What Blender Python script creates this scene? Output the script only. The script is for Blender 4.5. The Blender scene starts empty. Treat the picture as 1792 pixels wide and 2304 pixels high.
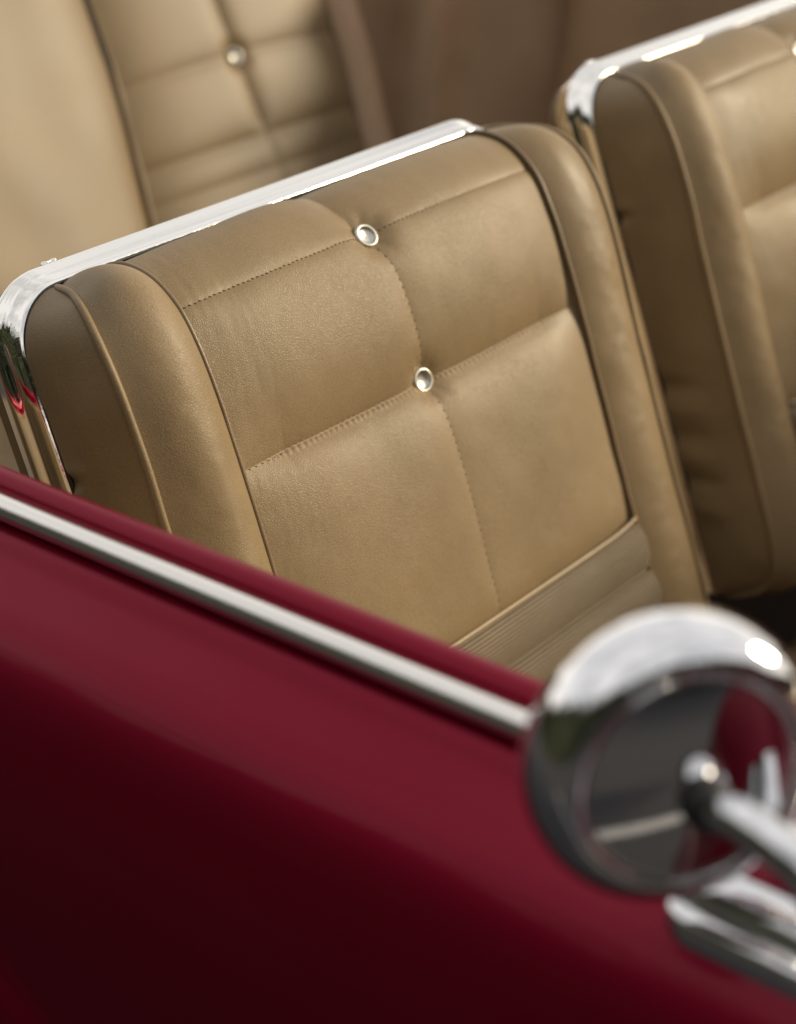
import bpy, math, random
import numpy as np
from mathutils import Matrix, Vector

scene = bpy.context.scene
# ------------------------------------------------------------------ camera
cam_d = bpy.data.cameras.new("camera"); cam = bpy.data.objects.new("camera", cam_d)
scene.collection.objects.link(cam); scene.camera = cam
cam.matrix_world = Matrix(((0.771, -0.284, 0.570, 0.878), (0.636, 0.365, -0.680, -0.709),
                           (-0.015, 0.887, 0.462, 1.406), (0, 0, 0, 1)))
_r = cam.matrix_world.to_3x3()
_c = [_r.col[i].normalized() for i in range(3)]
cam.matrix_world = Matrix.Translation((0.878, -0.709, 1.406)) @ Matrix((_c[0], _c[1], _c[2])).transposed().to_4x4()
cam_d.sensor_fit = 'VERTICAL'; cam_d.sensor_height = 36; cam_d.lens = 64.29
cam_d.clip_start = 0.02; cam_d.clip_end = 500
cam_d.dof.use_dof = True; cam_d.dof.focus_distance = 1.25; cam_d.dof.aperture_fstop = 3.4
cam_d.dof.aperture_blades = 9
# ------------------------------------------------------------------ sky, sun, exposure
SUN_EL, SUN_AZ = math.radians(21), math.radians(56)          # azimuth measured from +X towards +Y
world = bpy.data.worlds.new("World"); scene.world = world; world.use_nodes = True
wn, wl = world.node_tree.nodes, world.node_tree.links
wn.clear()
sky = wn.new('ShaderNodeTexSky'); sky.sky_type = 'NISHITA'; sky.sun_disc = False
sky.sun_elevation = SUN_EL; sky.sun_rotation = math.radians(90) - SUN_AZ
sky.dust_density = 2.0; sky.air_density = 1.0
tc = wn.new('ShaderNodeTexCoord')
cn = wn.new('ShaderNodeTexNoise'); cn.inputs['Scale'].default_value = 2.2
cn.inputs['Detail'].default_value = 5; cn.inputs['Roughness'].default_value = .55
cr = wn.new('ShaderNodeValToRGB'); cr.color_ramp.elements[0].position = .34; cr.color_ramp.elements[1].position = .60
cr.color_ramp.elements[0].color = (.45, .45, .45, 1); cr.color_ramp.elements[1].color = (1, 1, 1, 1)
mx = wn.new('ShaderNodeMixRGB'); mx.inputs['Color2'].default_value = (16, 15.6, 15.2, 1)
bg = wn.new('ShaderNodeBackground'); bg.inputs['Strength'].default_value = .075
wo = wn.new('ShaderNodeOutputWorld')
wl.new(tc.outputs['Generated'], cn.inputs['Vector']); wl.new(cn.outputs['Fac'], cr.inputs['Fac'])
wl.new(cr.outputs['Color'], mx.inputs['Fac']); wl.new(sky.outputs['Color'], mx.inputs['Color1'])
# thin haze: the cloud cover closes and brightens a little towards the horizon all round
sx = wn.new('ShaderNodeSeparateXYZ'); wl.new(tc.outputs['Generated'], sx.inputs['Vector'])
hz = wn.new('ShaderNodeMapRange'); hz.inputs['From Min'].default_value = 0; hz.inputs['From Max'].default_value = .45
hz.inputs['To Min'].default_value = .85; hz.inputs['To Max'].default_value = 0
wl.new(sx.outputs['Z'], hz.inputs['Value'])
m2 = wn.new('ShaderNodeMixRGB'); m2.inputs['Color2'].default_value = (29, 27, 23.5, 1)
wl.new(hz.outputs[0], m2.inputs['Fac']); wl.new(mx.outputs['Color'], m2.inputs['Color1'])
wl.new(m2.outputs['Color'], bg.inputs['Color']); wl.new(bg.outputs['Background'], wo.inputs['Surface'])
sun_d = bpy.data.lights.new("sun", 'SUN'); sun = bpy.data.objects.new("sun", sun_d)
scene.collection.objects.link(sun)
sun_d.energy = 5.0; sun_d.angle = math.radians(14); sun_d.color = (1.0, .86, .61)
sdir = Vector((math.cos(SUN_EL)*math.cos(SUN_AZ), math.cos(SUN_EL)*math.sin(SUN_AZ), math.sin(SUN_EL)))
sun.rotation_euler = (-sdir).to_track_quat('-Z', 'Y').to_euler()
scene.view_settings.view_transform = 'Standard'; scene.view_settings.look = 'None'
scene.view_settings.gamma = 1; scene.view_settings.exposure = -0.33

# ------------------------------------------------------------------ helpers
rng = np.random.default_rng(7); random.seed(7)
COL = scene.collection

def link_mesh(name, V, F, mat, parent=None, smooth=True, kind=None):
    me = bpy.data.meshes.new(name)
    me.from_pydata([tuple(v) for v in np.asarray(V, float)], [], F)
    me.validate(); me.update()
    if smooth: me.polygons.foreach_set('use_smooth', [True]*len(me.polygons))
    if mat: me.materials.append(mat)
    o = bpy.data.objects.new(name, me); COL.objects.link(o)
    if parent is not None: set_parent(o, parent)
    if kind: o['kind'] = kind
    return o

def set_parent(o, p):
    M = world_of(p)
    o.parent = p; o.matrix_parent_inverse = M.inverted()

def world_of(p):
    M = p.matrix_basis.copy()
    if p.parent is not None:
        M = world_of(p.parent) @ p.matrix_parent_inverse @ M
    return M

def thing(name, label, cat, loc, group=None):
    o = bpy.data.objects.new(name, None); COL.objects.link(o); o.location = loc
    o.empty_display_size = .05
    o['label'] = label; o['category'] = cat
    if group: o['group'] = group
    return o

def grid_faces(nr, nc, closed_c=False, flip=False, base=0):
    r = np.arange(nr-1)[:, None]; c = np.arange(nc if closed_c else nc-1)[None, :]
    a = base + r*nc + c; b = base + r*nc + (c+1) % nc; d = a + nc; e = b + nc
    q = np.stack([a, b, e, d] if not flip else [a, d, e, b], -1).reshape(-1, 4)
    return q.tolist()

def sheet(name, G, mat, parent, flip=False, closed=False, kind=None):
    G = np.asarray(G, float); nr, nc = G.shape[:2]
    return link_mesh(name, G.reshape(-1, 3), grid_faces(nr, nc, closed, flip), mat, parent, kind=kind)

def catmull(P, n):
    P = np.asarray(P, float); m = len(P)
    # centripetal-ish: parametrise by chord length, natural cubic per channel through hermite
    d = np.r_[0, np.cumsum(np.linalg.norm(np.diff(P, axis=0), axis=1))]
    T = np.zeros_like(P)
    T[1:-1] = (P[2:]-P[:-2])/(d[2:]-d[:-2])[:, None]
    T[0] = (P[1]-P[0])/(d[1]-d[0]); T[-1] = (P[-1]-P[-2])/(d[-1]-d[-2])
    if np.isscalar(n): t = np.linspace(0, d[-1], n)
    else: t = np.asarray(n)*d[-1]
    i = np.clip(np.searchsorted(d, t, side='right')-1, 0, m-2)
    h = (d[i+1]-d[i])[:, None]; u = ((t-d[i])/(d[i+1]-d[i]))[:, None]
    return ((2*u**3-3*u**2+1)*P[i] + (u**3-2*u**2+u)*h*T[i] + (-2*u**3+3*u**2)*P[i+1] + (u**3-u**2)*h*T[i+1])

def frames(P, up):
    T = np.gradient(P, axis=0); T /= np.linalg.norm(T, axis=1)[:, None]
    B = np.cross(T, up); B /= np.linalg.norm(B, axis=1)[:, None]
    return T, B, np.cross(B, T)

def tube(name, P, r, mat, parent, up=(0.3, .9, .2), seg=12, cap=True, ry=None, kind=None):
    P = np.asarray(P, float); n = len(P)
    r = np.broadcast_to(r, (n,)); ry_ = r if ry is None else np.broadcast_to(ry, (n,))
    T, B, N_ = frames(P, np.asarray(up, float))
    a = np.linspace(0, 2*np.pi, seg, endpoint=False)
    G = P[:, None] + B[:, None]*np.cos(a)[None, :, None]*r[:, None, None] + N_[:, None]*np.sin(a)[None, :, None]*ry_[:, None, None]
    V = G.reshape(-1, 3); F = grid_faces(n, seg, True)
    if cap: F += [list(range(seg))[::-1], [(n-1)*seg+i for i in range(seg)]]
    return link_mesh(name, V, F, mat, parent, kind=kind)

def lathe(name, prof, C, axis, mat, parent, seg=48, xref=(0, 0, 1)):
    """prof: (radius, height along axis)"""
    ax = np.asarray(axis, float); ax /= np.linalg.norm(ax)
    u = np.cross(xref, ax); u /= np.linalg.norm(u); v = np.cross(ax, u)
    a = np.linspace(0, 2*np.pi, seg, endpoint=False)
    rad = u[None]*np.cos(a)[:, None] + v[None]*np.sin(a)[:, None]
    pr = np.asarray(prof, float)
    G = np.asarray(C)[None, None] + rad[None]*pr[:, 0][:, None, None] + ax[None, None]*pr[:, 1][:, None, None]
    F = grid_faces(len(pr), seg, True)
    return link_mesh(name, G.reshape(-1, 3), F, mat, parent)

def vnoise(x, y, seed=0):
    """smooth value noise, x,y arrays in cells"""
    g = np.random.default_rng(seed).uniform(-1, 1, (256, 256))
    xi = np.floor(x).astype(int); yi = np.floor(y).astype(int); fx = x-xi; fy = y-yi
    fx = fx*fx*(3-2*fx); fy = fy*fy*(3-2*fy)
    a = g[xi % 256, yi % 256]; b = g[(xi+1) % 256, yi % 256]; c = g[xi % 256, (yi+1) % 256]; d = g[(xi+1) % 256, (yi+1) % 256]
    return (a*(1-fx)+b*fx)*(1-fy) + (c*(1-fx)+d*fx)*fy

def sstep(a, b, x):
    t = np.clip((x-a)/(b-a), 0, 1); return t*t*(3-2*t)

# ------------------------------------------------------------------ materials
def new_mat(name):
    m = bpy.data.materials.new(name); m.use_nodes = True
    nt = m.node_tree; b = nt.nodes['Principled BSDF']
    return m, nt, b

def leather(name, col, rough=.42, grain=620, strength=.30, dist=.0005, spec=.5, ribbed=False, mottle=.13):
    m, nt, b = new_mat(name); N, Lk = nt.nodes, nt.links
    t = N.new('ShaderNodeTexCoord')
    n1 = N.new('ShaderNodeTexNoise'); n1.inputs['Scale'].default_value = 9; n1.inputs['Detail'].default_value = 5
    Lk.new(t.outputs['Object'], n1.inputs['Vector'])
    ra = N.new('ShaderNodeValToRGB')
    c0 = [c*(1-mottle) for c in col]; c1 = [min(1, c*(1+mottle)) for c in col]; c0[2] *= .95
    ra.color_ramp.elements[0].color = (*c0, 1); ra.color_ramp.elements[1].color = (*c1, 1)
    ra.color_ramp.elements[0].position = .3; ra.color_ramp.elements[1].position = .7
    Lk.new(n1.outputs['Fac'], ra.inputs['Fac'])
    # pore tint
    vo = N.new('ShaderNodeTexVoronoi'); vo.feature = 'DISTANCE_TO_EDGE'; vo.inputs['Scale'].default_value = grain
    dn = N.new('ShaderNodeTexNoise'); dn.inputs['Scale'].default_value = 160; dn.inputs['Detail'].default_value = 3
    Lk.new(t.outputs['Object'], dn.inputs['Vector'])
    ad = N.new('ShaderNodeVectorMath'); ad.operation = 'MULTIPLY_ADD'
    ad.inputs[1].default_value = (.004, .004, .004)
    Lk.new(dn.outputs['Color'], ad.inputs[0]); Lk.new(t.outputs['Object'], ad.inputs[2])
    Lk.new(ad.outputs[0], vo.inputs['Vector'])
    vr = N.new('ShaderNodeValToRGB'); vr.color_ramp.elements[0].position = 0.0; vr.color_ramp.elements[1].position = .30
    vr.color_ramp.elements[0].color = (.0, .0, .0, 1); vr.color_ramp.elements[1].color = (1, 1, 1, 1)
    Lk.new(vo.outputs['Distance'], vr.inputs['Fac'])
    # larger creases
    v2 = N.new('ShaderNodeTexVoronoi'); v2.feature = 'DISTANCE_TO_EDGE'; v2.inputs['Scale'].default_value = 95
    a2 = N.new('ShaderNodeVectorMath'); a2.operation = 'MULTIPLY_ADD'; a2.inputs[1].default_value = (.02, .02, .02)
    d2 = N.new('ShaderNodeTexNoise'); d2.inputs['Scale'].default_value = 60; d2.inputs['Detail'].default_value = 4
    Lk.new(t.outputs['Object'], d2.inputs['Vector']); Lk.new(d2.outputs['Color'], a2.inputs[0]); Lk.new(t.outputs['Object'], a2.inputs[2])
    Lk.new(a2.outputs[0], v2.inputs['Vector'])
    v2r = N.new('ShaderNodeValToRGB'); v2r.color_ramp.elements[0].position = 0; v2r.color_ramp.elements[1].position = .05
    v2r.color_ramp.elements[0].color = (.72, .72, .72, 1)
    Lk.new(v2.outputs['Distance'], v2r.inputs['Fac'])
    # mask of where the grain shows
    mk = N.new('ShaderNodeTexNoise'); mk.inputs['Scale'].default_value = 14; mk.inputs['Detail'].default_value = 3
    Lk.new(t.outputs['Object'], mk.inputs['Vector'])
    mr = N.new('ShaderNodeMapRange'); mr.inputs['From Min'].default_value = .35; mr.inputs['From Max'].default_value = .65
    mr.inputs['To Min'].default_value = .25; mr.inputs['To Max'].default_value = 1.0
    Lk.new(mk.outputs['Fac'], mr.inputs['Value'])
    sm = N.new('ShaderNodeMath'); sm.operation = 'MULTIPLY_ADD'; sm.inputs[1].default_value = .55
    Lk.new(v2r.outputs['Color'], sm.inputs[0]); Lk.new(vr.outputs['Color'], sm.inputs[2])
    hm = N.new('ShaderNodeMath'); hm.operation = 'MULTIPLY'
    Lk.new(sm.outputs[0], hm.inputs[0]); Lk.new(mr.outputs[0], hm.inputs[1])
    bp = N.new('ShaderNodeBump'); bp.inputs['Strength'].default_value = strength; bp.inputs['Distance'].default_value = dist
    Lk.new(hm.outputs[0], bp.inputs['Height'])
    # dark pores, slight
    pm = N.new('ShaderNodeMixRGB'); pm.blend_type = 'MULTIPLY'; pm.inputs['Fac'].default_value = .22
    Lk.new(ra.outputs['Color'], pm.inputs['Color1']); Lk.new(vr.outputs['Color'], pm.inputs['Color2'])
    Lk.new(pm.outputs['Color'], b.inputs['Base Color'])
    Lk.new(bp.outputs['Normal'], b.inputs['Normal'])
    b.inputs['Specular IOR Level'].default_value = spec
    rr = N.new('ShaderNodeMapRange'); rr.inputs['To Min'].default_value = rough-.02; rr.inputs['To Max'].default_value = rough+.05
    Lk.new(n1.outputs['Fac'], rr.inputs['Value']); Lk.new(rr.outputs[0], b.inputs['Roughness'])
    return m

TAN = (.256, .177, .092)
M_leather = leather('tan_leather', TAN, .46, spec=.34)
M_piping = leather('piping_leather', (.195, .128, .066), .40, strength=.15)
M_rib = leather('ribbed_vinyl', (.172, .119, .064), .5, grain=900, strength=.3)
M_welt = leather('welt_leather', (.34, .24, .125), .36, strength=.1)  # lighter than the seat leather: the welt's highlight is put into its colour
M_soft = leather('soft_tan_vinyl', (.212, .140, .066), .5, strength=.1)
M_trim = leather('brown_trim_vinyl', (.46, .295, .180), .55, strength=.1)

m, nt, b = new_mat('chrome'); M_chrome = m
b.inputs['Metallic'].default_value = 1; b.inputs['Base Color'].default_value = (.92, .90, .86, 1)
tn = nt.nodes.new('ShaderNodeTexNoise'); tn.inputs['Scale'].default_value = 260; tn.inputs['Detail'].default_value = 6
tx = nt.nodes.new('ShaderNodeTexCoord'); nt.links.new(tx.outputs['Object'], tn.inputs['Vector'])
rg = nt.nodes.new('ShaderNodeMapRange'); rg.inputs['From Min'].default_value = .35; rg.inputs['From Max'].default_value = .75
rg.inputs['To Min'].default_value = .03; rg.inputs['To Max'].default_value = .16
nt.links.new(tn.outputs['Fac'], rg.inputs['Value'])
# hands have rubbed the top edge of the seats dull (fine scratches); the sides are still bright
sz_ = nt.nodes.new('ShaderNodeSeparateXYZ'); nt.links.new(tx.outputs['Object'], sz_.inputs['Vector'])
wr = nt.nodes.new('ShaderNodeMapRange'); wr.inputs['From Min'].default_value = .972; wr.inputs['From Max'].default_value = 1.004
wr.inputs['To Min'].default_value = 0; wr.inputs['To Max'].default_value = .17
nt.links.new(sz_.outputs['Z'], wr.inputs['Value'])
ad_ = nt.nodes.new('ShaderNodeMath'); nt.links.new(wr.outputs[0], ad_.inputs[0]); nt.links.new(rg.outputs[0], ad_.inputs[1])
nt.links.new(ad_.outputs[0], b.inputs['Roughness'])

m, nt, b = new_mat('satin_stainless'); M_satin = m
b.inputs['Metallic'].default_value = 1; b.inputs['Base Color'].default_value = (.90, .87, .82, 1)
b.inputs['Roughness'].default_value = .27

m, nt, b = new_mat('mirror_chrome'); M_mchrome = m
b.inputs['Metallic'].default_value = 1; b.inputs['Base Color'].default_value = (.84, .84, .86, 1); b.inputs['Roughness'].default_value = .04

m, nt, b = new_mat('worn_nickel'); M_nickel = m
b.inputs['Metallic'].default_value = 1; b.inputs['Base Color'].default_value = (.60, .58, .52, 1)
tn = nt.nodes.new('ShaderNodeTexNoise'); tn.inputs['Scale'].default_value = 500; tn.inputs['Detail'].default_value = 5
tx = nt.nodes.new('ShaderNodeTexCoord'); nt.links.new(tx.outputs['Object'], tn.inputs['Vector'])
rg = nt.nodes.new('ShaderNodeMapRange'); rg.inputs['To Min'].default_value = .28; rg.inputs['To Max'].default_value = .55
nt.links.new(tn.outputs['Fac'], rg.inputs['Value']); nt.links.new(rg.outputs[0], b.inputs['Roughness'])

m, nt, b = new_mat('maroon_paint'); M_paint = m
b.inputs['Base Color'].default_value = (.215, .0012, .019, 1); b.inputs['Roughness'].default_value = .46; b.inputs['Specular IOR Level'].default_value = .15
b.inputs['Metallic'].default_value = .75
b.inputs['Coat Weight'].default_value = .28; b.inputs['Coat Roughness'].default_value = .10
tn = nt.nodes.new('ShaderNodeTexNoise'); tn.inputs['Scale'].default_value = 3.0; tn.inputs['Detail'].default_value = 3
tx = nt.nodes.new('ShaderNodeTexCoord'); mp = nt.nodes.new('ShaderNodeMapping'); mp.inputs['Scale'].default_value = (1, 5, 5)
nt.links.new(tx.outputs['Object'], mp.inputs['Vector']); nt.links.new(mp.outputs['Vector'], tn.inputs['Vector'])
bp = nt.nodes.new('ShaderNodeBump'); bp.inputs['Distance'].default_value = .004; bp.inputs['Strength'].default_value = .35
nt.links.new(tn.outputs['Fac'], bp.inputs['Height']); nt.links.new(bp.outputs['Normal'], b.inputs['Coat Normal'])

def plain(name, col, rough=.7, noise=None, metallic=0):
    m, nt, b = new_mat(name)
    b.inputs['Roughness'].default_value = rough; b.inputs['Metallic'].default_value = metallic
    tn = nt.nodes.new('ShaderNodeTexNoise'); tn.inputs['Scale'].default_value = noise or 40; tn.inputs['Detail'].default_value = 6
    tx = nt.nodes.new('ShaderNodeTexCoord'); nt.links.new(tx.outputs['Object'], tn.inputs['Vector'])
    ra = nt.nodes.new('ShaderNodeValToRGB'); ra.color_ramp.elements[0].position = .3; ra.color_ramp.elements[1].position = .7
    ra.color_ramp.elements[0].color = (*[c*.75 for c in col], 1); ra.color_ramp.elements[1].color = (*[c*1.25 for c in col], 1)
    nt.links.new(tn.outputs['Fac'], ra.inputs['Fac']); nt.links.new(ra.outputs['Color'], b.inputs['Base Color'])
    return m
M_thread = plain('brown_thread', (.055, .034, .018), .8, 300)
M_rubber = plain('black_rubber', (.015, .014, .014), .6, 80)
M_carpet = plain('brown_carpet', (.035, .022, .014), .95, 400)
M_asphalt = plain('asphalt', (.032, .031, .033), .9, 30)
M_leaf = plain('hedge_leaf', (.028, .036, .016), .7, 4)

# ------------------------------------------------------------------ seat frame of reference (leaning back 20 degrees)
RA = math.radians(20)
O = np.array([0, 0, 1.0]); Nv = np.array([math.cos(RA), 0, math.sin(RA)]); Dv = np.array([math.sin(RA), 0, -math.cos(RA)]); Yv = np.array([0, 1.0, 0])
def L(n, y, d):
    n, y, d = np.broadcast_arrays(n, y, d)
    return O + n[..., None]*Nv + y[..., None]*Yv + d[..., None]*Dv

W = .568                                   # seat width
YL, YR = .085, .489                        # centre panel between its pipings
prof_pts = [(-.064, .013), (-.050, .0085), (-.032, .0105), (-.010, .0225), (.005, .042), (.0125, .064), (.017, .10),
            (.0185, .165), (.0175, .25), (.0165, .33), (.018, .40), (.018, .468), (.013, .500), (-.004, .520), (-.03, .528), (-.06, .529)]
PD = catmull(prof_pts, 1200)
PS = np.r_[0, np.cumsum(np.linalg.norm(np.diff(PD, axis=0), axis=1))]
PT = np.gradient(PD, axis=0); PT /= np.linalg.norm(PT, axis=1)[:, None]
PN = np.stack([PT[:, 1], -PT[:, 0]], 1)      # outward normal in (n, d): down the front d grows -> n positive
def s_at(d): return float(np.interp(d, PD[90:1050, 1], PS[90:1050]))
def prof(s): return np.interp(s, PS, PD[:, 0]), np.interp(s, PS, PD[:, 1])
def pnorm(s):
    a, c = np.interp(s, PS, PN[:, 0]), np.interp(s, PS, PN[:, 1]); k = np.hypot(a, c); return a/k, c/k
S1, S2, S3, S4, S5 = s_at(.046), s_at(.165), s_at(.360), s_at(.4035), s_at(.441)
SEND = PS[-1]
YB1, YB2 = .2835, .2915
def yv(s):                                  # line of the vertical seam
    return np.interp(s, [0, S1-.03, S1, S1+.03, S2, S2+.06, S3, SEND], [.272, .274, YB1, .288, YB2, .2925, .2925, .292])

def panel_h(y, s, seed=3):
    u = (y-YL)/(YR-YL)
    crown = .007*(1-np.abs(2*u-1)**5)-.001
    # pulled seam between the two pillows
    av = np.interp(s, [0, .012, S1-.012, S1, S1+.03, S2-.03, S2, S2+.02, S2+.08, S3], [.003, .008, .012, .0075, .0045, .0055, .0085, .0038, .0022, .0016])
    wv = np.interp(s, [0, S1, S1+.03, S2, S2+.05, S3], [.030, .024, .020, .022, .016, .010])
    tv = y-yv(s)
    tv = tv - .0014*np.abs(np.sin(np.pi*s/.0066+.5*vnoise(s/.01, s*0, 6)))*sstep(S1+.02, S1+.04, s)*(1-.45*sstep(S2, S2+.1, s))*np.exp(-(tv/.0028)**2)
    hv = -av*np.exp(-np.abs(tv)/np.where(tv > 0, wv*1.25, wv*.8))
    # cross seam
    edge = np.clip(np.minimum(u, 1-u)/.12, 0, 1)
    a2 = .0022 + .0088*edge**.8
    t2 = s - (S2 + .002*np.sin((y-YL)/(YR-YL)*np.pi))
    t2 = t2 + (.0015+.0005*vnoise(y/.016, y*0, 8))*np.abs(np.sin(np.pi*y/.0056+.9*vnoise(y/.012, y*0, 5)))*(.3+.7*edge)*np.exp(-(t2/.0026)**2)
    h2 = -a2*np.exp(-np.abs(t2)/np.where(t2 < 0, .030, .015))
    h1 = -.0010*np.exp(-np.abs(s-S1)/.0035) - .0015*np.exp(-np.abs(s-S1)/.02)*edge
    h3 = -.0035*np.exp(-np.abs(s-S3)/.010)
    r1 = np.hypot(y-YB1, s-S1); r2 = np.hypot(y-YB2, s-S2)
    fold = .00018*np.cos(9*np.arctan2(s-S1, y-YB1)+1.3)*np.exp(-((r1-.016)/.010)**2) + .00015*np.cos(11*np.arctan2(s-S2, y-YB2))*np.exp(-((r2-.016)/.009)**2)
    b1 = -.0115*np.exp(-(r1/.018)**2)
    b2 = -.0115*np.exp(-(r2/.0165)**2)
    comb = -(np.abs(hv)**1.7+np.abs(h2)**1.7+np.abs(h1)**1.7+np.abs(b1)**1.7+np.abs(b2)**1.7+np.abs(h3)**1.7)**(1/1.7)
    # plump pillows of the top row
    puff = .006*np.exp(-((s-.034)/.022)**2)*np.exp(-np.abs((y-.225)/.05)**2)
    nz = .00045*vnoise(y/.035, s/.04, seed) + .00012*vnoise(y/.012+9, s/.016, seed+1)
    # pull wrinkles towards the near edge
    nz += .00014*vnoise(y/.0045+(s/.03)+.6*vnoise(s/.02, y/.03, 77), s/.022, seed+2)*sstep(.17, .10, y)
    e4 = 1-np.abs(2*u-1)**4
    crown = crown + .0020*e4*np.clip(np.sin(np.pi*np.clip((s-S1)/(S2-S1), 0, 1)), 0, 1) + .0035*e4*np.sin(np.pi*np.clip((s-S2)/(S3-S2), 0, 1)**.75)
    lo = sstep(.0, .045, s)
    return (crown + comb)*(.08+.92*lo) + puff*lo**.8*.6 + (nz+fold)*lo

def panel_pt(y, s, h):
    n, d = prof(s); a, c = pnorm(s)
    return L(n+a*h, y, d+c*h)

def dense(a, b, step, spots):
    x = [a]
    while x[-1] < b:
        st = step
        for (c0, w, f) in spots:
            if abs(x[-1]-c0) < w: st = min(st, f)
        x.append(x[-1]+st)
    x[-1] = b
    return np.array(x)

# chrome loop path in (y, d): up the near side, across the top, down the far side
def u_path(r=.045, inset=0., top=.005, dend=.518, n=16):
    p = []; y0, y1 = inset, W-.018-inset; t = top+inset; rr = r-inset
    for d in np.linspace(dend, t+rr, 40)[:-1]: p.append((y0, d))
    for a in np.linspace(np.pi, np.pi/2, n): p.append((y0+rr+rr*np.cos(a), t+rr-rr*np.sin(a)))
    for y in np.linspace(y0+rr, y1-rr, 40)[1:-1]: p.append((y, t))
    for a in np.linspace(np.pi/2, 0, n): p.append((y1-rr+rr*np.cos(a), t+rr-rr*np.sin(a)))
    for d in np.linspace(t+rr, dend, 40)[1:]: p.append((y1, d))
    return np.array(p)

P1pts = [(-.060, .044, .0100), (-.048, .039, .0105), (-.030, .033, .0150), (-.011, .0225, .0230), (.003, .0150, .038), (.0115, .0115, .058),
         (.0175, .0100, .09), (.0190, .0095, .13), (.0175, .0095, .18), (.0165, .0095, .25), (.0160, .0095, .33), (.017, .0095, .41), (.016, .010, .466),
         (.010, .011, .499), (-.005, .013, .518), (-.03, .014, .526), (-.06, .014, .527)]

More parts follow.
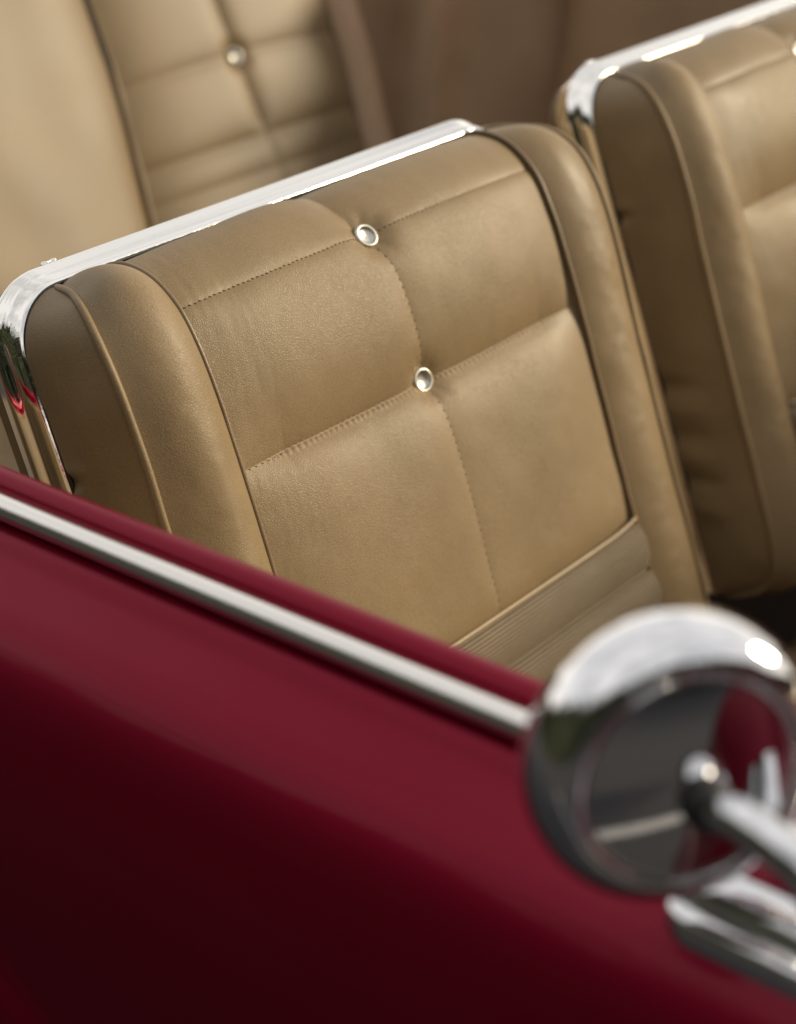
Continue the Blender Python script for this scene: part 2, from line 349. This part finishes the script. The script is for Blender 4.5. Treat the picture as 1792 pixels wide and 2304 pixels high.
def build_seat(label, group, wrinkle_far=False):
    base = L(-.02, .29, .53)
    seat = thing('front_seat', label, 'car seat', tuple(base), group)
    # ---- centre panel
    ys = dense(YL, YR, .0016, [(YB1+.008, .030, .0009)])
    ys = dense(YL, YR, .0011, [(YB2, .014, .0007)])
    ss = dense(0, S3, .0018, [(S2, .012, .0006), (S1, .016, .0008)])
    ys = np.r_[YL-.0035, YL-.0015, ys, YR+.0015, YR+.0035]
    Yg, Sg = np.meshgrid(ys, ss)
    H = panel_h(np.clip(Yg, YL, YR), Sg)
    H[:, [0, -1]] -= .008; H[:, [1, -2]] -= .002
    panel = sheet('backrest_panel', panel_pt(Yg, Sg, H), M_leather, seat, flip=True)
    # ---- ribbed lower panel
    yr = np.r_[YL-.0035, YL-.0015, np.linspace(YL, YR, 110), YR+.0015, YR+.0035]; sr = np.arange(S3, SEND, .00031)
    Yg, Sg = np.meshgrid(yr, sr); u = (Yg-YL)/(YR-YL)
    edges = np.array([S3, S4, S5, S5+.038, SEND])
    k = np.clip(np.searchsorted(edges, Sg, side='right')-1, 0, 3)
    t = (Sg-edges[k])/(edges[k+1]-edges[k])
    h = .0072*(1-np.abs(2*t-1)**2.4) + .0012
    h -= .0020*np.exp(-((np.mod(Sg-S3, .0031)-.00155)/.00055)**2)
    h = h*1.0
    h += .0005*vnoise(Yg/.04, Sg/.02, 21)
    h[:, [0, -1]] -= .008; h[:, [1, -2]] -= .003
    rib = sheet('ribbed_panel', panel_pt(Yg, Sg, h), M_rib, seat, flip=True)
    # ---- welt between the two
    yy = np.linspace(YL+.001, YR-.001, 90)
    hh = .0036 + .0015*(1-np.abs(2*(yy-YL)/(YR-YL)-1)**6)
    sag = -.004*(np.abs(2*(yy-YL)/(YR-YL)-1)**10)
    tube('welt', panel_pt(yy, S3+sag, hh), +.0018, M_welt, seat, up=Nv, seg=10)
    # ---- P1 and P2 curves, both sides
    P1 = catmull(P1pts, 320)
    t = np.linspace(0, 1, 320)
    # arc matched positions on the P2 profile
    P1s = np.r_[0, np.cumsum(np.linalg.norm(np.diff(P1[:, [0, 2]], axis=0), axis=1))]; P1s /= P1s[-1]
    sP2 = np.interp(P1[:, 2]+.0, [0, 1], [0, 1])
    s2 = P1s*SEND
    # re-match by d on the straight part so seams stay level
    n2, d2 = prof(s2)
    a2, c2 = pnorm(s2)
    nv = 44
    v = np.linspace(0, 1, nv)
    for side in (0, 1):
        def my(y): return y if side == 0 else W-y
        yp = YL if side == 0 else W-YR
        y1 = P1[:, 1]; yp2 = np.full(320, yp)
        fade = sstep(.01, .075, s2)*(1-.6*sstep(SEND-.08, SEND, s2))
        B = (.0180 if side == 0 else .0105)*((.30 if side == 0 else .05)+(.70 if side == 0 else .95)*fade)
        # bulge shape: long slope from the outside, short drop to the panel
        shp = np.sin(np.pi*np.clip(v, 0, 1)**(1.22 if side == 0 else 1.05))**.95
        shp2 = np.sin(np.pi*v)            # sideways
        n = P1[:, 0][:, None]*(1-v)+n2[:, None]*v + a2[:, None]*B[:, None]*shp + .0
        d = P1[:, 2][:, None]*(1-v)+d2[:, None]*v + c2[:, None]*B[:, None]*shp
        y = y1[:, None]*(1-v)+yp2[:, None]*v - .004*shp2*(1-v)
        nz = .0006*vnoise(s2[:, None]/.03+side*31, v*3, 41)+.00025*vnoise(s2[:, None]/.009+side*17, v*8, 42)
        n = n + nz*np.sin(np.pi*v)
        n = np.c_[n, n[:, -1]-a2*.007]; d = np.c_[d, d[:, -1]-c2*.007]; y = np.c_[y, y[:, -1]+.0015]
        G = L(n, my(y), d)
        sheet('bolster', G, M_leather, seat, flip=(side == 1))
        # piping along the panel edge
        sq = np.linspace(.004, SEND-.01, 260); hn = .0012
        nq, dq = prof(sq); aq, cq = pnorm(sq)
        wob = .0004*vnoise(sq/.02, sq*0+3+side, 55)
        tube('inner_piping', L(nq+aq*hn, my(yp-.0005+wob), dq+cq*hn), .0023, M_piping, seat, up=(0, 1, 0), seg=12)
        # piping along the outside edge
        Q = P1.copy(); 
        wob = .0005*vnoise(np.arange(320)/18., np.zeros(320)+7+side, 56)
        tube('outer_piping', L(Q[2:-2, 0]+.0006+wob[2:-2], my(Q[2:-2, 1]-.0012), Q[2:-2, 2]), .0030, M_leather, seat, up=(0, 1, 0), seg=12)
        # side panel from the chrome band to that piping
        C = []
        up_ = u_path(inset=.0015)[:55][::-1]       # from top of the corner down the near side
        cs = np.r_[0, np.cumsum(np.linalg.norm(np.diff(up_, axis=0), axis=1))]; cs /= cs[-1]
        cy = np.interp(P1s**1.0, cs, up_[:, 0]); cd = np.interp(P1s, cs, up_[:, 1])
        w = np.linspace(0, 1, 30)
        n = -.0590*(1-w)[None] + P1[:, 0][:, None]*w
        y = cy[:, None]*(1-w)+P1[:, 1][:, None]*w
        d = cd[:, None]*(1-w)+P1[:, 2][:, None]*w
        bul = .0065*np.sin(np.pi*w)[None]**.7*sstep(0, .12, P1s)[:, None]
        bul = bul + .0007*vnoise(d/.03, n/.02, 61+side)
        # small dimple where the cover is tacked behind the band
        bul = bul - .004*np.exp(-(((d-.136)/.006)**2+((n+.055)/.010)**2)) + .0012*np.exp(-(((d-.128)/.005)**2+((n+.045)/.012)**2))
        if wrinkle_far:
            for (wd, wa) in ((.305, .0030), (.330, -.002), (.355, .0022), (.378, -.0020), (.402, .0034), (.432, -.002)):
                bul = bul - wa*np.exp(-(((d-wd-.15*(n+.04))/.010)**2+((n+.045)/.028)**2))
        y = y - bul*1.0
        sheet('side_panel', L(n, my(y), d), M_leather, seat, flip=(side == 0))
    # ---- chrome trim band round the back edge
    up_ = u_path()
    T = np.gradient(up_, axis=0); T /= np.linalg.norm(T, axis=1)[:, None]
    out = np.stack([T[:, 1], -T[:, 0]], 1)       # left of travel: outwards
    mid = np.array([W/2, .25]); 
    if np.sum(out[60]*(up_[60]-mid)) < 0: out = -out
    flute = 1-sstep(-.2, .75, np.abs(T[:, 0]))       # 1 on the sides, 0 on the top
    cs_n = np.array([-.0590, -.0585, -.0595, -.0625, -.0660, -.0700, -.0725, -.0745, -.0765, -.0785, -.0810, -.0860, -.0910, -.0960, -.0995, -.1010, -.1000])
    flat = np.array([-.0030, .0000, .0020, .0036, .0052, .0070, .0078, .0085, .0091, .0098, .0104, .0108, .0110, .0104, .0085, .0050, -.0010])
    flt = np.array([-.0030, .0000, .0024, .0044, .0052, .0046, .0028, .0020, .0028, .0052, .0070, .0082, .0082, .0070, .0045, .0010, -.0040])
    kk = np.linspace(0, 16, 65)
    cs_n2 = np.interp(kk, range(17), cs_n); fl = catmull(np.stack([np.arange(17)*.001, flat], 1), kk/16.)[:, 1]; ft = catmull(np.stack([np.arange(17)*.001, flt], 1), kk/16.)[:, 1]
    off = fl[None]*(1-flute[:, None]) + ft[None]*flute[:, None]
    Gy = up_[:, 0][:, None] + out[:, 0][:, None]*off; Gd = up_[:, 1][:, None] + out[:, 1][:, None]*off
    sheet('chrome_trim', L(np.broadcast_to(cs_n2, Gy.shape), Gy, Gd), M_chrome, seat)
    # thin black strip standing in for the shade in the gap under the band
    q = u_path(inset=.0022)
    tube('trim_gap_shade', L(-.0575, q[:, 0], q[:, 1]), .0012, M_rubber, seat, up=Nv, seg=8)
    # little joint clip on the top run
    q = np.linspace(.066, .080, 14)
    tube('trim_clip', L(-.0985+.0008*np.sin(q*900), q, -.0055+.0*q), np.interp(np.linspace(0, 1, 14), [0, .15, .5, .85, 1], [.0003, .0016, .0009, .0017, .0003]), M_chrome, seat, up=Nv, seg=10)
    # ---- rear shell
    rings = []
    for n_, ins in ((-.060, .003), (-.097, .001), (-.1105, .001), (-.1145, .004), (-.116, .010), (-.116, .03), (-.115, .045)):
        q = u_path(inset=ins, r=.05); rings.append(L(n_, q[:, 0], q[:, 1]))
    G = np.stack(rings); nc = G.shape[1]; F = grid_faces(len(rings), nc)
    last = (len(rings)-1)*nc; F.append([last+i for i in range(nc)])
    link_mesh('back_shell', G.reshape(-1, 3), F, M_soft, seat)
    # ---- buttons
    for (yb, sb, tilt) in ((YB1, S1, 0), (YB2, S2, 0)):
        h = float(panel_h(np.array(yb), np.array(sb)))
        c0 = panel_pt(np.array(yb), np.array(sb), np.array(h+.0040)); a, c_ = pnorm(sb)
        ax = a*Nv + c_*Dv - .10*Yv
        r = .0098
        bt = lathe('button', [(r*.72, -.007), (r*.95, -.004), (r*1.02, -.001), (r, .0012), (r*.95, .0024), (r*.84, .0030), (r*.74, .0024), (r*.69, .0012)], c0, ax, M_nickel, seat, seg=40)
        dish = [(r*.71, .0016)] + [(r*.71*math.cos(q), .0016-.0024*math.sin(q)) for q in np.linspace(.15, 1.5, 9)] + [(.00005, -.0012)]
        lathe('button_dish', dish, c0, ax, M_nickel, bt, seg=32)
    # ---- stitches
    V, F = [], []
    def stitch(y, s, dy, ds, ln, r, lift):
        h0 = float(panel_h(np.array(y), np.array(s)))
        p = panel_pt(np.array(y), np.array(s), np.array(h0+lift)); q = panel_pt(np.array(y+dy), np.array(s+ds), np.array(float(panel_h(np.array(y+dy), np.array(s+ds)))+lift))
        t = q-p; t /= np.linalg.norm(t); a, c_ = pnorm(s); nn = a*Nv+c_*Dv; bb = np.cross(nn, t)
        b0 = len(V)
        for i, (f, g) in enumerate(((-1, .05), (-.6, .8), (0, 1), (.6, .8), (1, .05))):
            for j in range(5):
                an = j/5*2*np.pi
                V.append(p + t*ln*f + (bb*np.cos(an)*r + nn*np.sin(an)*r*.8)*g)
        for i in range(4):
            for j in range(5):
                F.append([b0+i*5+j, b0+i*5+(j+1) % 5, b0+i*5+5+(j+1) % 5, b0+i*5+5+j])
    y = YL+.006
    while y < YR-.004:
        if abs(y-YB1) > .010:
            stitch(y, S1+random.uniform(-.0003, .0003), .001, .0003, .0014, .00058, .0001)
        y += .0046
    y = YL+.004
    while y < YL+.05:
        stitch(y, S2+.0002+.002*math.sin((y-YL)/(YR-YL)*math.pi), .001, .0002, .0012, .00035, .0001); y += .0066
    s = S1+.014
    while s < S3-.004:
        if abs(s-S2) > .012: stitch(float(yv(s))+.0006, s, .0002, .001, .0011, .00046, .0001)
        s += .0066
    link_mesh('stitching', V, F, M_thread, seat, kind='stuff')
    # ---- cushion
    V, F = [], []
    cw = np.linspace(0, 1, 60)
    sec = catmull([(-.02, .40), (.02, .438), (.06, .445), (.15, .452), (.30, .462), (.42, .458), (.465, .430), (.475, .38), (.47, .32), (.45, .30)], 70)
    Gy = []
    for q in cw:
        yy = -.003+(W+.006)*q; e = abs(2*q-1)
        drop = .035*max(0, (e-.80)/.2)**2.2
        pin = .010*max(0, (e-.86)/.14)**2
        pl = .003*math.cos(q*math.pi*14)*(1 if .16 < q < .84 else 0)
        row = [(base[0]+.02+sx, yy, sz-drop*(sz > .33)+pl*(1 if .03 < sx < .44 else 0)*.6) for sx, sz in sec]
        Gy.append(row)
    sheet('cushion', np.array(Gy), M_leather, seat, flip=False)
    pts = []
    for yy, sgn in ((.004, -1), (W-.004, 1)):
        P = np.array([(base[0]+.02+sx*.99, yy, sz-.022) for sx, sz in sec])
        tube('cushion_piping', P, .0028, M_piping, seat, up=(0, 1, 0), seg=8)
    # seat pan below
    def box(name, x0, x1, y0, y1, z0, z1, mat, par, bev=.01):
        import bmesh
        bm = bmesh.new(); bmesh.ops.create_cube(bm, size=1)
        for q in bm.verts: q.co = ((x0+x1)/2+q.co.x*(x1-x0), (y0+y1)/2+q.co.y*(y1-y0), (z0+z1)/2+q.co.z*(z1-z0))
        bmesh.ops.bevel(bm, geom=bm.edges[:], offset=bev, segments=3, affect='EDGES')
        me = bpy.data.meshes.new(name); bm.to_mesh(me); bm.free(); me.materials.append(mat)
        o = bpy.data.objects.new(name, me); COL.objects.link(o); set_parent(o, par); return o
    global BOX; BOX = box
    box('seat_frame', base[0]+.03, base[0]+.46, .02, W-.02, .262, .36, M_rubber, seat)
    return seat

near = build_seat('nearest tan leather bucket seat, sharp in focus, just behind the red door rail', 'front bucket seats')
far = build_seat('far tan leather bucket seat at the right edge, partly hidden by the nearer seat', 'front bucket seats', wrinkle_far=True)
shift = -.010*Nv - .006*Dv + .690*Yv
far.location = Vector(far.location) + Vector(shift)

# ------------------------------------------------------------------ rear seat
RB = math.radians(24)
O2 = np.array([-.65, 0, .95]); N2 = np.array([math.cos(RB), 0, math.sin(RB)]); D2 = np.array([math.sin(RB), 0, -math.cos(RB)])
def R(n, y, d):
    n, y, d = np.broadcast_arrays(n, y, d); return O2 + n[..., None]*N2 + y[..., None]*Yv + d[..., None]*D2
rear = thing('rear_seat', 'blurred tan rear seat with a buttoned, quilted panel, behind the chrome-edged seat', 'car seat', (-.55, .65, .42))
def ybr(d): return np.interp(d, [-.2, -.04, .03, .10, .20, .32], [.632, .631, .629, .620, .606, .580])
def yrr(d): return np.interp(d, [-.2, .02, .11, .19, .32], [.980, .979, .975, .963, .945])
dd = np.linspace(-.17, .33, 220); uu = np.linspace(0, 1, 150)
Dg, Ug = np.meshgrid(dd, uu, indexing='ij')
Yg = ybr(Dg)+(yrr(Dg)-ybr(Dg))*Ug
def crease(x, w): return np.exp(-np.abs(x)/w)
h = .014*(1-np.abs(2*Ug-1)**4)
yb_, db_ = .798, .058
hs = [.004*crease(Dg-.060+.004*np.sin(Ug*3.1), .013), .005*crease(Dg-.152, .014), .003*crease(Dg-.192, .012), .009*crease(Yg-yb_-.04*(Dg-db_), .011)*.75*(1-.6*sstep(.13, .16, Dg)),
      .012*np.exp(-((Yg-yb_)**2+(Dg-db_)**2)/.016**2)]
h = h - sum(q**1.6 for q in hs)**(1/1.6)
sheet('backrest_panel', R(h, Yg, Dg), M_soft, rear, flip=True)
# wide smooth section left of the panel
uu = np.linspace(0, 1, 80); Dg, Ug = np.meshgrid(dd, uu, indexing='ij')
Yg = .30+(ybr(Dg)-.30)*Ug
h = .028*np.sin(np.pi*np.clip(Ug*.5+.5, 0, 1))**.6*1.0 - .012*np.exp(-np.abs(Ug-1)/.05)
h = h*(1-.5*0) + .002*vnoise(Dg/.09, Yg/.07, 71)
sheet('centre_section', R(h, Yg, Dg), M_soft, rear, flip=True)
# bolster right of the panel
Yg = yrr(Dg)+(.052)*Ug
h = .020*np.sin(np.pi*(Ug*.92+.04))**.6 - .003 - .05*np.clip(Ug-.8, 0, 1)
sheet('bolster', R(h, Yg, Dg), M_trim, rear, flip=True)
pp = R(-.004, ybr(dd), dd); tube('piping', pp, .004, M_soft, rear, up=(0, 1, 0), seg=8)
pp = R(-.002, yrr(dd), dd); tube('piping', pp, .003, M_soft, rear, up=(0, 1, 0), seg=8)
c0 = R(.006, yb_, db_); bt = lathe('button', [(.008, -.006), (.0105, -.002), (.0105, .001), (.0095, .0025), (.0080, .0020)], c0, N2-.35*Yv, M_nickel, rear, seg=32)
lathe('button_dish', [(.0082, .0018), (.006, 0), (.003, -.001), (.0001, -.0012)], c0, N2, M_nickel, bt, seg=24)
# cushion of the rear seat
sec = catmull([(-.62, .62), (-.54, .655), (-.40, .665), (-.20, .672), (-.13, .665), (-.105, .63), (-.11, .52), (-.12, .40)], 50)
G = []
for q in np.linspace(0, 1, 60):
    yy = -.05+1.10*q
    G.append([(sx, yy, sz-.004*math.cos(q*60)*0) for sx, sz in sec])
# ------------------------------------------------------------------ far-side interior and floor
body = thing('convertible_car', 'glossy maroon open convertible with chrome belt rail, round door mirror and brown padded interior walls', 'car', (0, .64, .26))
xs = [-1.1, -.70, -.665, -.61, -.53, -.475, -.442, -.432]
ysw = [1.08, 1.13, 1.155, 1.120, 1.050, 1.070, 1.130, 1.17]
zz = np.linspace(.26, 1.00, 30)
xy = catmull(list(zip(xs, ysw)), 60)
G = np.array([[(x, y+.16*(z-.75), z) for x, y in xy] for z in zz]); sheet('quarter_panel', G, M_trim, body, flip=True)
xy = catmull([(-.52, 1.20), (-.49, 1.172), (-.475, 1.168), (-.40, 1.168), (-.1, 1.175), (.02, 1.19)], 40)
xy = catmull([(-.50, 1.20), (-.440, 1.172), (-.415, 1.160), (-.38, 1.160), (-.30, 1.175), (-.20, 1.23), (-.13, 1.30), (.3, 1.33), (1.3, 1.35)], 80)
G = np.array([[(x, y+.16*(z-.75), z) for x, y in xy] for z in zz]); sheet('far_door_panel', G, M_trim, body, flip=True)
BOX('floor_pan', -1.2, 1.5, -.07, 1.33, .235, .26, M_carpet, body, .004)
BOX('centre_console', -.15, .9, .585, .675, .26, .40, M_carpet, body, .02)
sheet('rear_cushion', np.array(G := [[(sx, -.05+1.10*q, sz) for sx, sz in sec] for q in np.linspace(0, 1, 30)]), M_soft, rear)

# ------------------------------------------------------------------ door
sec = [(-.083, .80), (-.083, .860), (-.083, .890), (-.0835, .904), (-.082, .9105), (-.090, .9115), (-.096, .908), (-.0985, .903), (-.0995, .896), (-.104, .892),
       (-.112, .8905), (-.1175, .8895), (-.1220, .8862), (-.1275, .8815), (-.1345, .8775), (-.145, .8722), (-.157, .8645), (-.169, .8545),
       (-.180, .8420), (-.191, .8255), (-.201, .8060), (-.211, .7790), (-.220, .7440), (-.2275, .700), (-.233, .650), (-.236, .59), (-.236, .51), (-.232, .42), (-.224, .30)]
S = catmull(sec, 260)
xs = np.linspace(-.75, 1.5, 160)
G = np.zeros((260, 160, 3))
for j, x in enumerate(xs):
    zc = .705-(x-.12)*.62
    out = (.011)*sstep(zc+.012, zc-.016, S[:, 1])*(S[:, 0] < -.2)
    sh = .004*math.sin(x*2.2+.5)*sstep(.88, .80, S[:, 1])
    wide = .085*sstep(.70, 1.5, x)*sstep(.90, .80, S[:, 1])
    G[:, j, 0] = x; G[:, j, 1] = S[:, 0]-out+sh-wide; G[:, j, 2] = S[:, 1] + .013*(x-.07)*sstep(.74, .86, S[:, 1])
door = sheet('door', G, M_paint, body, flip=True); door['label'] = 'nearest door, glossy maroon with a chrome rail along its top'
a = np.linspace(0, 2*np.pi, 28, endpoint=False)
xs = np.linspace(-.75, 1.5, 60)
cp = np.stack([np.cos(a)*.0080, np.sin(a)*.0078], 1)
G = np.array([[(x, -.1068+q[0], .8998+.013*(x-.07)+q[1]) for q in cp] for x in xs]); sheet('chrome_rail', G, M_satin, door, closed=True)
# inner door face
BOX('inner_door_panel', -.74, 1.49, -.0865, -.076, .28, .9015, M_soft, door, .004)
BOX('dashboard', .92, 1.25, -.03, 1.30, .62, .94, M_trim, body, .05)  # out of view, added to shade the front of the cabin

# mirror on the door
ax = np.array([.819, -.566, .090]); ax /= np.linalg.norm(ax)
C = np.array([0.5678, -0.1692, 0.9729])
r = .0628
face = [(q, .0240-q*q/(2*.26)) for q in np.linspace(r*.735, .0005, 16)]
mir = lathe('wing_mirror', [(r*.93, -.010), (r*.975, -.0105), (r*1.0, -.008), (r*1.002, .000), (r*.995, .0060), (r*.97, .0115), (r*.925, .0162), (r*.87, .0192), (r*.815, .0208), (r*.765, .0211), (r*.745, .0206)] + face, C, ax, M_mchrome, body, seg=96)
lathe('mirror_glass', [(.0001, -.0085), (r*.5, -.0085), (r*.94, -.0090)], C, ax, M_mchrome, mir, seg=64)
ST = np.array([.5905, -.1785, .9650])
lathe('mirror_stud', [(.0112, -.004), (.0112, .0010), (.0104, .0030), (.0100, .0075), (.0092, .0095), (.0001, .0100)], ST, ax, M_rubber, mir, seg=32)
arm = catmull([tuple(ST+ax*.0085), (.6065, -.1852, .9700), (.620, -.1855, .9670), (.635, -.1850, .960), (.648, -.1835, .946), (.660, -.178, .925), (.670, -.166, .905), (.678, -.150, .888)], 60)
rad = np.interp(np.linspace(0, 1, 60), [0, .06, .12, .3, .7, 1], [.0070, .0086, .0092, .0090, .0088, .0110])
tube('mirror_arm', arm, rad, M_mchrome, mir, up=(0, 1, 0), seg=24)
# base plate along the door top
nx = 120; xs = np.linspace(0, 1, nx)**1.3; x0, x1 = .557, .80
prof_b = [(-.0160, -.006), (-.0158, .000), (-.0145, .0035), (-.0115, .0050), (-.0098, .0048), (-.0090, .0062), (-.0078, .0105), (-.0050, .0132), (0, .0140), (.0050, .0132), (.0078, .0105), (.0090, .0060), (.0115, .0048), (.0145, .0030), (.0158, -.002)]
pb = catmull([(a*1.22, q*1.15) for a, q in prof_b], 60); GB = []
for q in xs:
    x = x0+(x1-x0)*q
    e = min(1, (q+.002)/.075); e2 = min(1, max(0, (q-.018))/.08)
    ke = math.sqrt(max(0, 1-(1-e)**2)); kt = math.sqrt(max(0, 1-(1-e2)**2))
    GB.append([(x, -.1395+py*ke, .8812+pz*(kt if pz > .0062 else 1)*max(ke, .05)-.26*(py*ke)*-1*.9) for py, pz in pb])
SF = catmull([(-.02, .945), (-.06, .935), (-.10, .915)] + sec[11:], 160)
xf = np.linspace(1.504, 3.0, 50); G = np.zeros((160, 50, 3))
for j, x in enumerate(xf):
    G[:, j, 0] = x; G[:, j, 1] = SF[:, 0]-.085*sstep(.90, .80, SF[:, 1])+.02*(x-1.5)**2; G[:, j, 2] = SF[:, 1]+.018-.03*(x-1.5)**2
sheet('front_fender', G, M_paint, body, flip=True)
sheet('mirror_base', np.array(GB), M_mchrome, mir, flip=False)

# ------------------------------------------------------------------ ground and the trees that the chrome reflects
def struct(name, V, F, mat):
    o = link_mesh(name, V, F, mat, None, smooth=False); o['kind'] = 'structure'; return o
struct('ground', [(-200, -200, 0), (200, -200, 0), (200, 200, 0), (-200, 200, 0)], [[0, 1, 2, 3]], M_asphalt)
M_line = plain('pale_line', (.36, .35, .34), .8, 20)
p0, p1, w = np.array([2.10, -.42, .004]), np.array([.55, -2.6, .004]), np.array([.05, -.034, 0])
struct('reflected_line', [p0-w, p0+w, p1+w, p1-w], [[0, 3, 2, 1]], M_line)  # unseen pale strip, added so the mirror back has a line to reflect
g = np.random.default_rng(5)
def tree_top(az):
    side = np.clip(.5-.5*np.sin(az+.15), 0, 1)                  # tall on the camera's side of the car, open beyond it
    back = .5-.5*np.cos(az-2.35)                               # open towards the far rear
    return .75 + (6.3*side**1.3+1.1)*np.clip(back*1.6, 0, 1) + .35*np.sin(az*5+1)+.3*np.sin(az*11)+.25*np.sin(az*23+2)
az = np.linspace(0, 2*np.pi, 500); zz = np.linspace(0, 1, 24)
A, Z = np.meshgrid(az, zz); rr_ = 9.5+.8*vnoise(A*14, Z*9, 91)+.4*vnoise(A*40, Z*20, 92)+1.5*Z**2
H = tree_top(A)*(1+.10*vnoise(A*30, Z*0+3, 93))
G = np.stack([np.cos(A)*rr_, np.sin(A)*rr_, Z*H-.05], -1)
V = list(G.reshape(-1, 3)); F = grid_faces(24, 500)
for i in range(9000):
    a_ = g.uniform(0, 2*np.pi); z = g.uniform(.1, 1.06)*float(tree_top(a_)); q = 9.3+g.uniform(-.9, 1.6)
    p = np.array([math.cos(a_)*q, math.sin(a_)*q, z]); u = g.normal(size=3); u /= np.linalg.norm(u); w = np.cross(u, g.normal(size=3)); w /= np.linalg.norm(w)
    sz = g.uniform(.15, .30); b0 = len(V)
    V += [p-u*sz, p+w*sz*.6, p+u*sz, p-w*sz*.6]; F.append([b0, b0+1, b0+2, b0+3])
hedge = link_mesh('hedge', V, F, M_leaf, None, smooth=False, kind='stuff')
hedge['label'] = 'dark green hedge ring seen only as a reflection in the chrome'; hedge['category'] = 'hedge'
